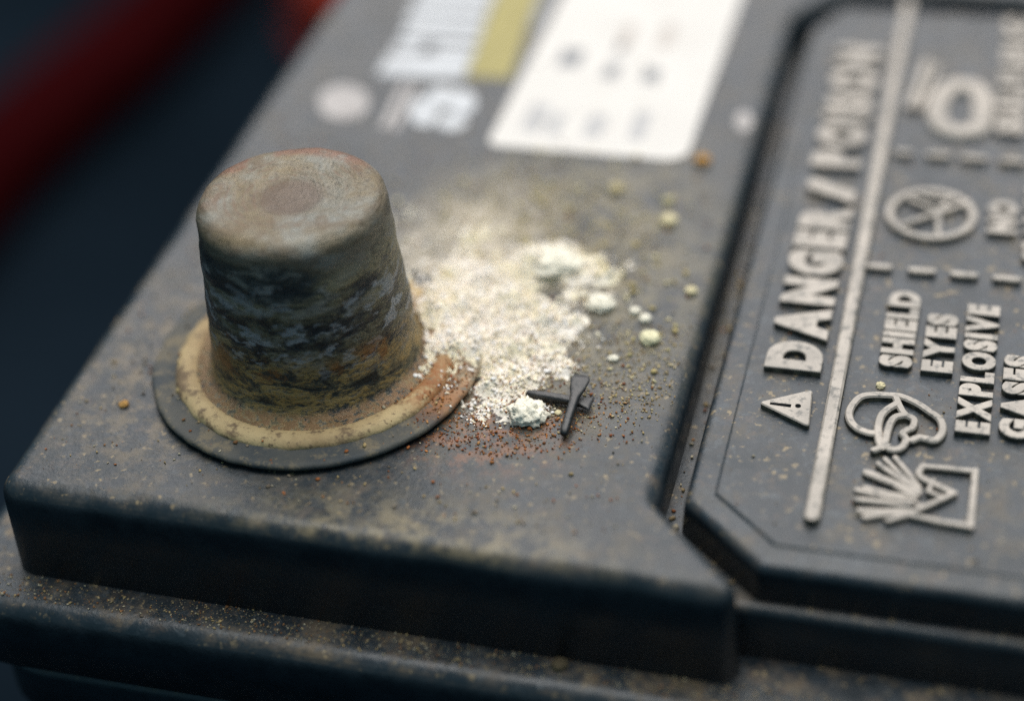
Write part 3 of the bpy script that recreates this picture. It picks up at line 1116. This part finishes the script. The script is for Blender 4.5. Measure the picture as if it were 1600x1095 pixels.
# ------------------------------------------------------------------ single crumbs
def crumb(px, py, w_px, asp, label, c=(0.80, 0.74, 0.60), rough=0.26, seed=0, z=0.0, knob=2.2, flat=1.0):
    p = bp(px, py, z + 0.3)
    dpt = RW[2] @ (p - CAM)
    r = w_px / 2 * dpt / FPX
    V, F, = [], []
    nu, nv = 44, 24
    for i in range(nv + 1):
        th = math.pi * i / nv
        for j in range(nu):
            f = 2 * math.pi * j / nu
            d_ = Vector((math.sin(th) * math.cos(f), math.sin(th) * math.sin(f), math.cos(th)))
            q = d_ * knob + Vector((seed * 3.7, seed * 1.3, 0))
            e = 1 + rough * (mn.noise(q) + 0.8 * abs(mn.noise(q * 2.3)) + 0.55 * abs(mn.noise(q * 5.0))) - rough * 0.4
            v = d_ * (r * e)
            V.append((v.x, v.y * asp, max(-0.1, (v.z * 0.62 + r * 0.28) * flat)))
    for i in range(nv):
        for j in range(nu):
            k_ = (j + 1) % nu
            F.append((i * nu + j, (i + 1) * nu + j, (i + 1) * nu + k_, i * nu + k_))
    M_ = Mat('crumb_mineral')
    a_ = M_.noise(0.5, 5, 0.7)
    m_ = M_.out(M_.mix(M_.ramp(a_, 0.4, 0.7), c, tuple(q * 0.82 for q in c)), 0.85, M_.bump(a_, 0.9, 0.25), spec=0.2)
    o_ = link('corrosion_crumb', mesh('corrosion_crumb', V, F, m_), None, tuple(np.array([p[0], p[1], z + ZB]) * MM))
    tag(o_, label, 'crumb', 'crumbs of corrosion on the lid')
    return o_


CW = (0.90, 0.83, 0.68)
CY = (0.70, 0.60, 0.37)
crumb(823, 648, 60, 0.95, 'large rough white crumb against the black plastic stick', CW, 0.34, 1, 0, 2.6)
crumb(1015, 528, 33, 0.95, 'smooth round cream crumb between powder and groove', (0.80, 0.73, 0.48), 0.14, 2)
crumb(1008, 496, 20, 1.0, 'small cream crumb between the round cream crumb and a small white one', CW, 0.25, 3)
crumb(992, 484, 18, 1.0, 'small white crumb next to a small cream one, closer to the powder', CW, 0.3, 4)
crumb(1080, 453, 20, 1.0, 'lone yellowish crumb at the very edge of the groove', CY, 0.2, 5)
crumb(1045, 344, 26, 1.0, 'yellowish crumb near the groove, larger of two in line', CY, 0.22, 6)
crumb(1044, 312, 18, 1.0, 'dull yellowish crumb near the groove, smaller of two in line', (0.5, 0.44, 0.26), 0.22, 7)
crumb(962, 294, 22, 1.1, 'tan crumb between the powder and the paper label', (0.52, 0.43, 0.24), 0.25, 8)
crumb(1098, 250, 26, 1.0, 'orange crumb beside the corner of the paper label', (0.50, 0.26, 0.07), 0.2, 9)
crumb(938, 474, 44, 0.9, 'pale oblong lump at the edge of the powder towards the groove', CW, 0.34, 10, 0, 2.8, 0.75)
crumb(860, 412, 92, 0.75, 'broad pale lump on top of the powder heap', (0.90, 0.83, 0.68), 0.34, 11, 0.3, 3.0, 0.55)
crumb(958, 558, 17, 0.8, 'tiny pale crumb on the dusty lid between plastic sticks and round cream crumb', CW, 0.2, 12)
crumb(872, 642, 12, 1.0, 'tiny cream crumb tucked under the black plastic stick', CY, 0.2, 13)
crumb(193, 629, 16, 1.0, 'orange crumb on the bare lid between collar and long edge', (0.45, 0.25, 0.08), 0.3, 14)
crumb(1376, 600, 15, 1.0, 'pale yellow crumb between the word SHIELD and the goggled face', CY, 0.3, 15, PZ)
crumb(280, 606, 11, 1.2, 'tan crumb lying on the collar beside the ochre ring', (0.4, 0.3, 0.14), 0.25, 16, 0.95)
crumb(874, 1036, 26, 1.0, 'dark brown crumb lying on the ledge under the front face', (0.11, 0.085, 0.05), 0.35, 17, -10.3)


# ------------------------------------------------------------------ two black plastic sticks
def stick(name, pts, sect, label):
    """sect: per point (half width, half height)"""
    P = [np.array(p, float) for p in pts]
    o0 = P[0].copy()
    o0[2] = 0
    V, F = [], []
    n = 14
    for i, p in enumerate(P):
        a_, b_ = P[max(i - 1, 0)], P[min(i + 1, len(P) - 1)]
        t = b_ - a_
        t /= np.linalg.norm(t)
        s = np.cross(t, (0, 0, 1))
        s /= np.linalg.norm(s)
        u = np.cross(s, t)
        for j in range(n):
            g_ = 2 * math.pi * j / n
            cj, sj = math.cos(g_), math.sin(g_)
            cj = math.copysign(abs(cj) ** 0.7, cj)
            sj = math.copysign(abs(sj) ** 0.7, sj)
            q = p - o0 + s * sect[i][0] * 0.78 * cj + u * sect[i][1] * 0.85 * sj
            q = q * 1.0 + 0.03 * np.array([mn.noise(Vector(q * 1.7)), mn.noise(Vector(q * 1.7 + 9)), 0])
            V.append(tuple(q))
    for i in range(len(P) - 1):
        for j in range(n):
            k_ = (j + 1) % n
            F.append((i * n + j, i * n + k_, (i + 1) * n + k_, (i + 1) * n + j))
    F.append(tuple(range(n - 1, -1, -1)))
    F.append(tuple((len(P) - 1) * n + j for j in range(n)))
    m_ = M_STICK
    o_ = link(name, mesh(name, V, F, m_), None, (o0[0] * MM, o0[1] * MM, ZB * MM))
    return tag(o_, label, 'plastic stick', 'black plastic sticks beside the powder')


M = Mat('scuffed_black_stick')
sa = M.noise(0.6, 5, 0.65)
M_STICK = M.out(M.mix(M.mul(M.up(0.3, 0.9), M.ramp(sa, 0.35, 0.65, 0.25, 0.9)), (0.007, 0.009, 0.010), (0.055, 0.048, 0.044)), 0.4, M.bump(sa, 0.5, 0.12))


def lerp(a, b, t):
    return tuple(np.array(a) + (np.array(b) - np.array(a)) * t)


A0, A1 = bp(822, 615, 0.55), bp(925, 634, 0.4)
pa_, se = [], []
for t, wd_, hh_ in ((0, 0.3, 0.2), (0.03, 0.45, 0.4), (0.2, 0.55, 0.5), (0.5, 0.58, 0.5), (0.72, 0.55, 0.45), (0.85, 0.75, 0.3), (0.95, 1.05, 0.18), (1.0, 1.15, 0.1)):
    q = lerp(A0, A1, t)
    pa_.append((q[0], q[1], 0.55 + 0.1 * t))
    se.append((wd_, hh_))
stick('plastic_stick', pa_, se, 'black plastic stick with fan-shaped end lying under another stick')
B0, B1 = bp(880, 680, 0.6), bp(909, 590, 1.5)
pa_, se = [], []
for t, wd_, hh_ in ((0, 0.22, 0.2), (0.02, 0.42, 0.38), (0.08, 0.52, 0.48), (0.3, 0.54, 0.5), (0.55, 0.52, 0.45), (0.65, 0.6, 0.36), (0.78, 0.95, 0.25), (0.92, 1.15, 0.18), (1.0, 0.95, 0.1)):
    q = lerp(B0, B1, t)
    pa_.append((q[0], q[1], 0.62 + 1.15 * t))
    se.append((wd_, hh_))
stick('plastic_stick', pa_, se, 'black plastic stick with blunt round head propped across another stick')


# ------------------------------------------------------------------ blurred things beyond
def tube(name, pts, r, mat, label, cat):
    P = smooth_path([p[:2] for p in pts], False, 8)
    n = 20
    V, F = [], []
    for i, p in enumerate(P):
        a_, b_ = P[max(i - 1, 0)], P[min(i + 1, len(P) - 1)]
        t = (b_ - a_) / np.linalg.norm(b_ - a_)
        s = np.array([-t[1], t[0]])
        for j in range(n):
            g_ = 2 * math.pi * j / n
            V.append((p[0] + s[0] * r * math.cos(g_), p[1] + s[1] * r * math.cos(g_), r + r * math.sin(g_)))
    for i in range(len(P) - 1):
        for j in range(n):
            k_ = (j + 1) % n
            F.append((i * n + j, i * n + k_, (i + 1) * n + k_, (i + 1) * n + j))
    F.append(tuple(range(n)))
    F.append(tuple((len(P) - 1) * n + j for j in range(n - 1, -1, -1)))
    return tag(link(name, mesh(name, V, F, mat), None), label, cat)


M_RED = plain('red_rubber', (0.026, 0.0026, 0.0032), 0.6, 60, 0.7, 0.0)
M_ORANGE = plain('orange_red_plastic', (0.26, 0.022, 0.008), 0.6, 40, 0.85, 0.1)
tube('red_hose', [bp(-330, 640, -170), bp(-80, 330, -170), bp(60, 190, -170), bp(210, 65, -170), bp(340, -60, -170), bp(480, -200, -170)], 15, M_RED,
     'dark red hose lying on the ground beyond the battery, out of focus', 'hose')
tube('red_grip', [bp(505, 22, -170), bp(512, 0, -170), bp(530, -60, -170), bp(560, -120, -170)], 12, M_ORANGE,
     'bright orange-red grip beyond the far end of the battery', 'grip')


# an added black block beyond the hose, there to darken the background corner
M_BOX = plain('dark_backdrop_black', (0.003, 0.003, 0.004), 0.8, 30, 0.8, 0.0)
bx, by = bp(-60, -60, -ZB)[:2]
box = bpy.data.objects.new('dark_backdrop_block', None)
col.objects.link(box)
box.location = (bx * MM, by * MM, 0)
tag(box, 'added black block behind the red hose, darkening the background corner', 'case')
sq = [(-230, -20), (40, 190), (-120, 400), (-390, 190)]
tier('body', sq, round_rings(0, 90, 8), M_BOX, box, 30, 0, rad=14)
tier('lid', [(q[0] * 1.02 - 0, q[1] * 1.02 - 2) for q in sq], round_rings(92, 130, 12), M_BOX, box, 30, 0, rad=16)
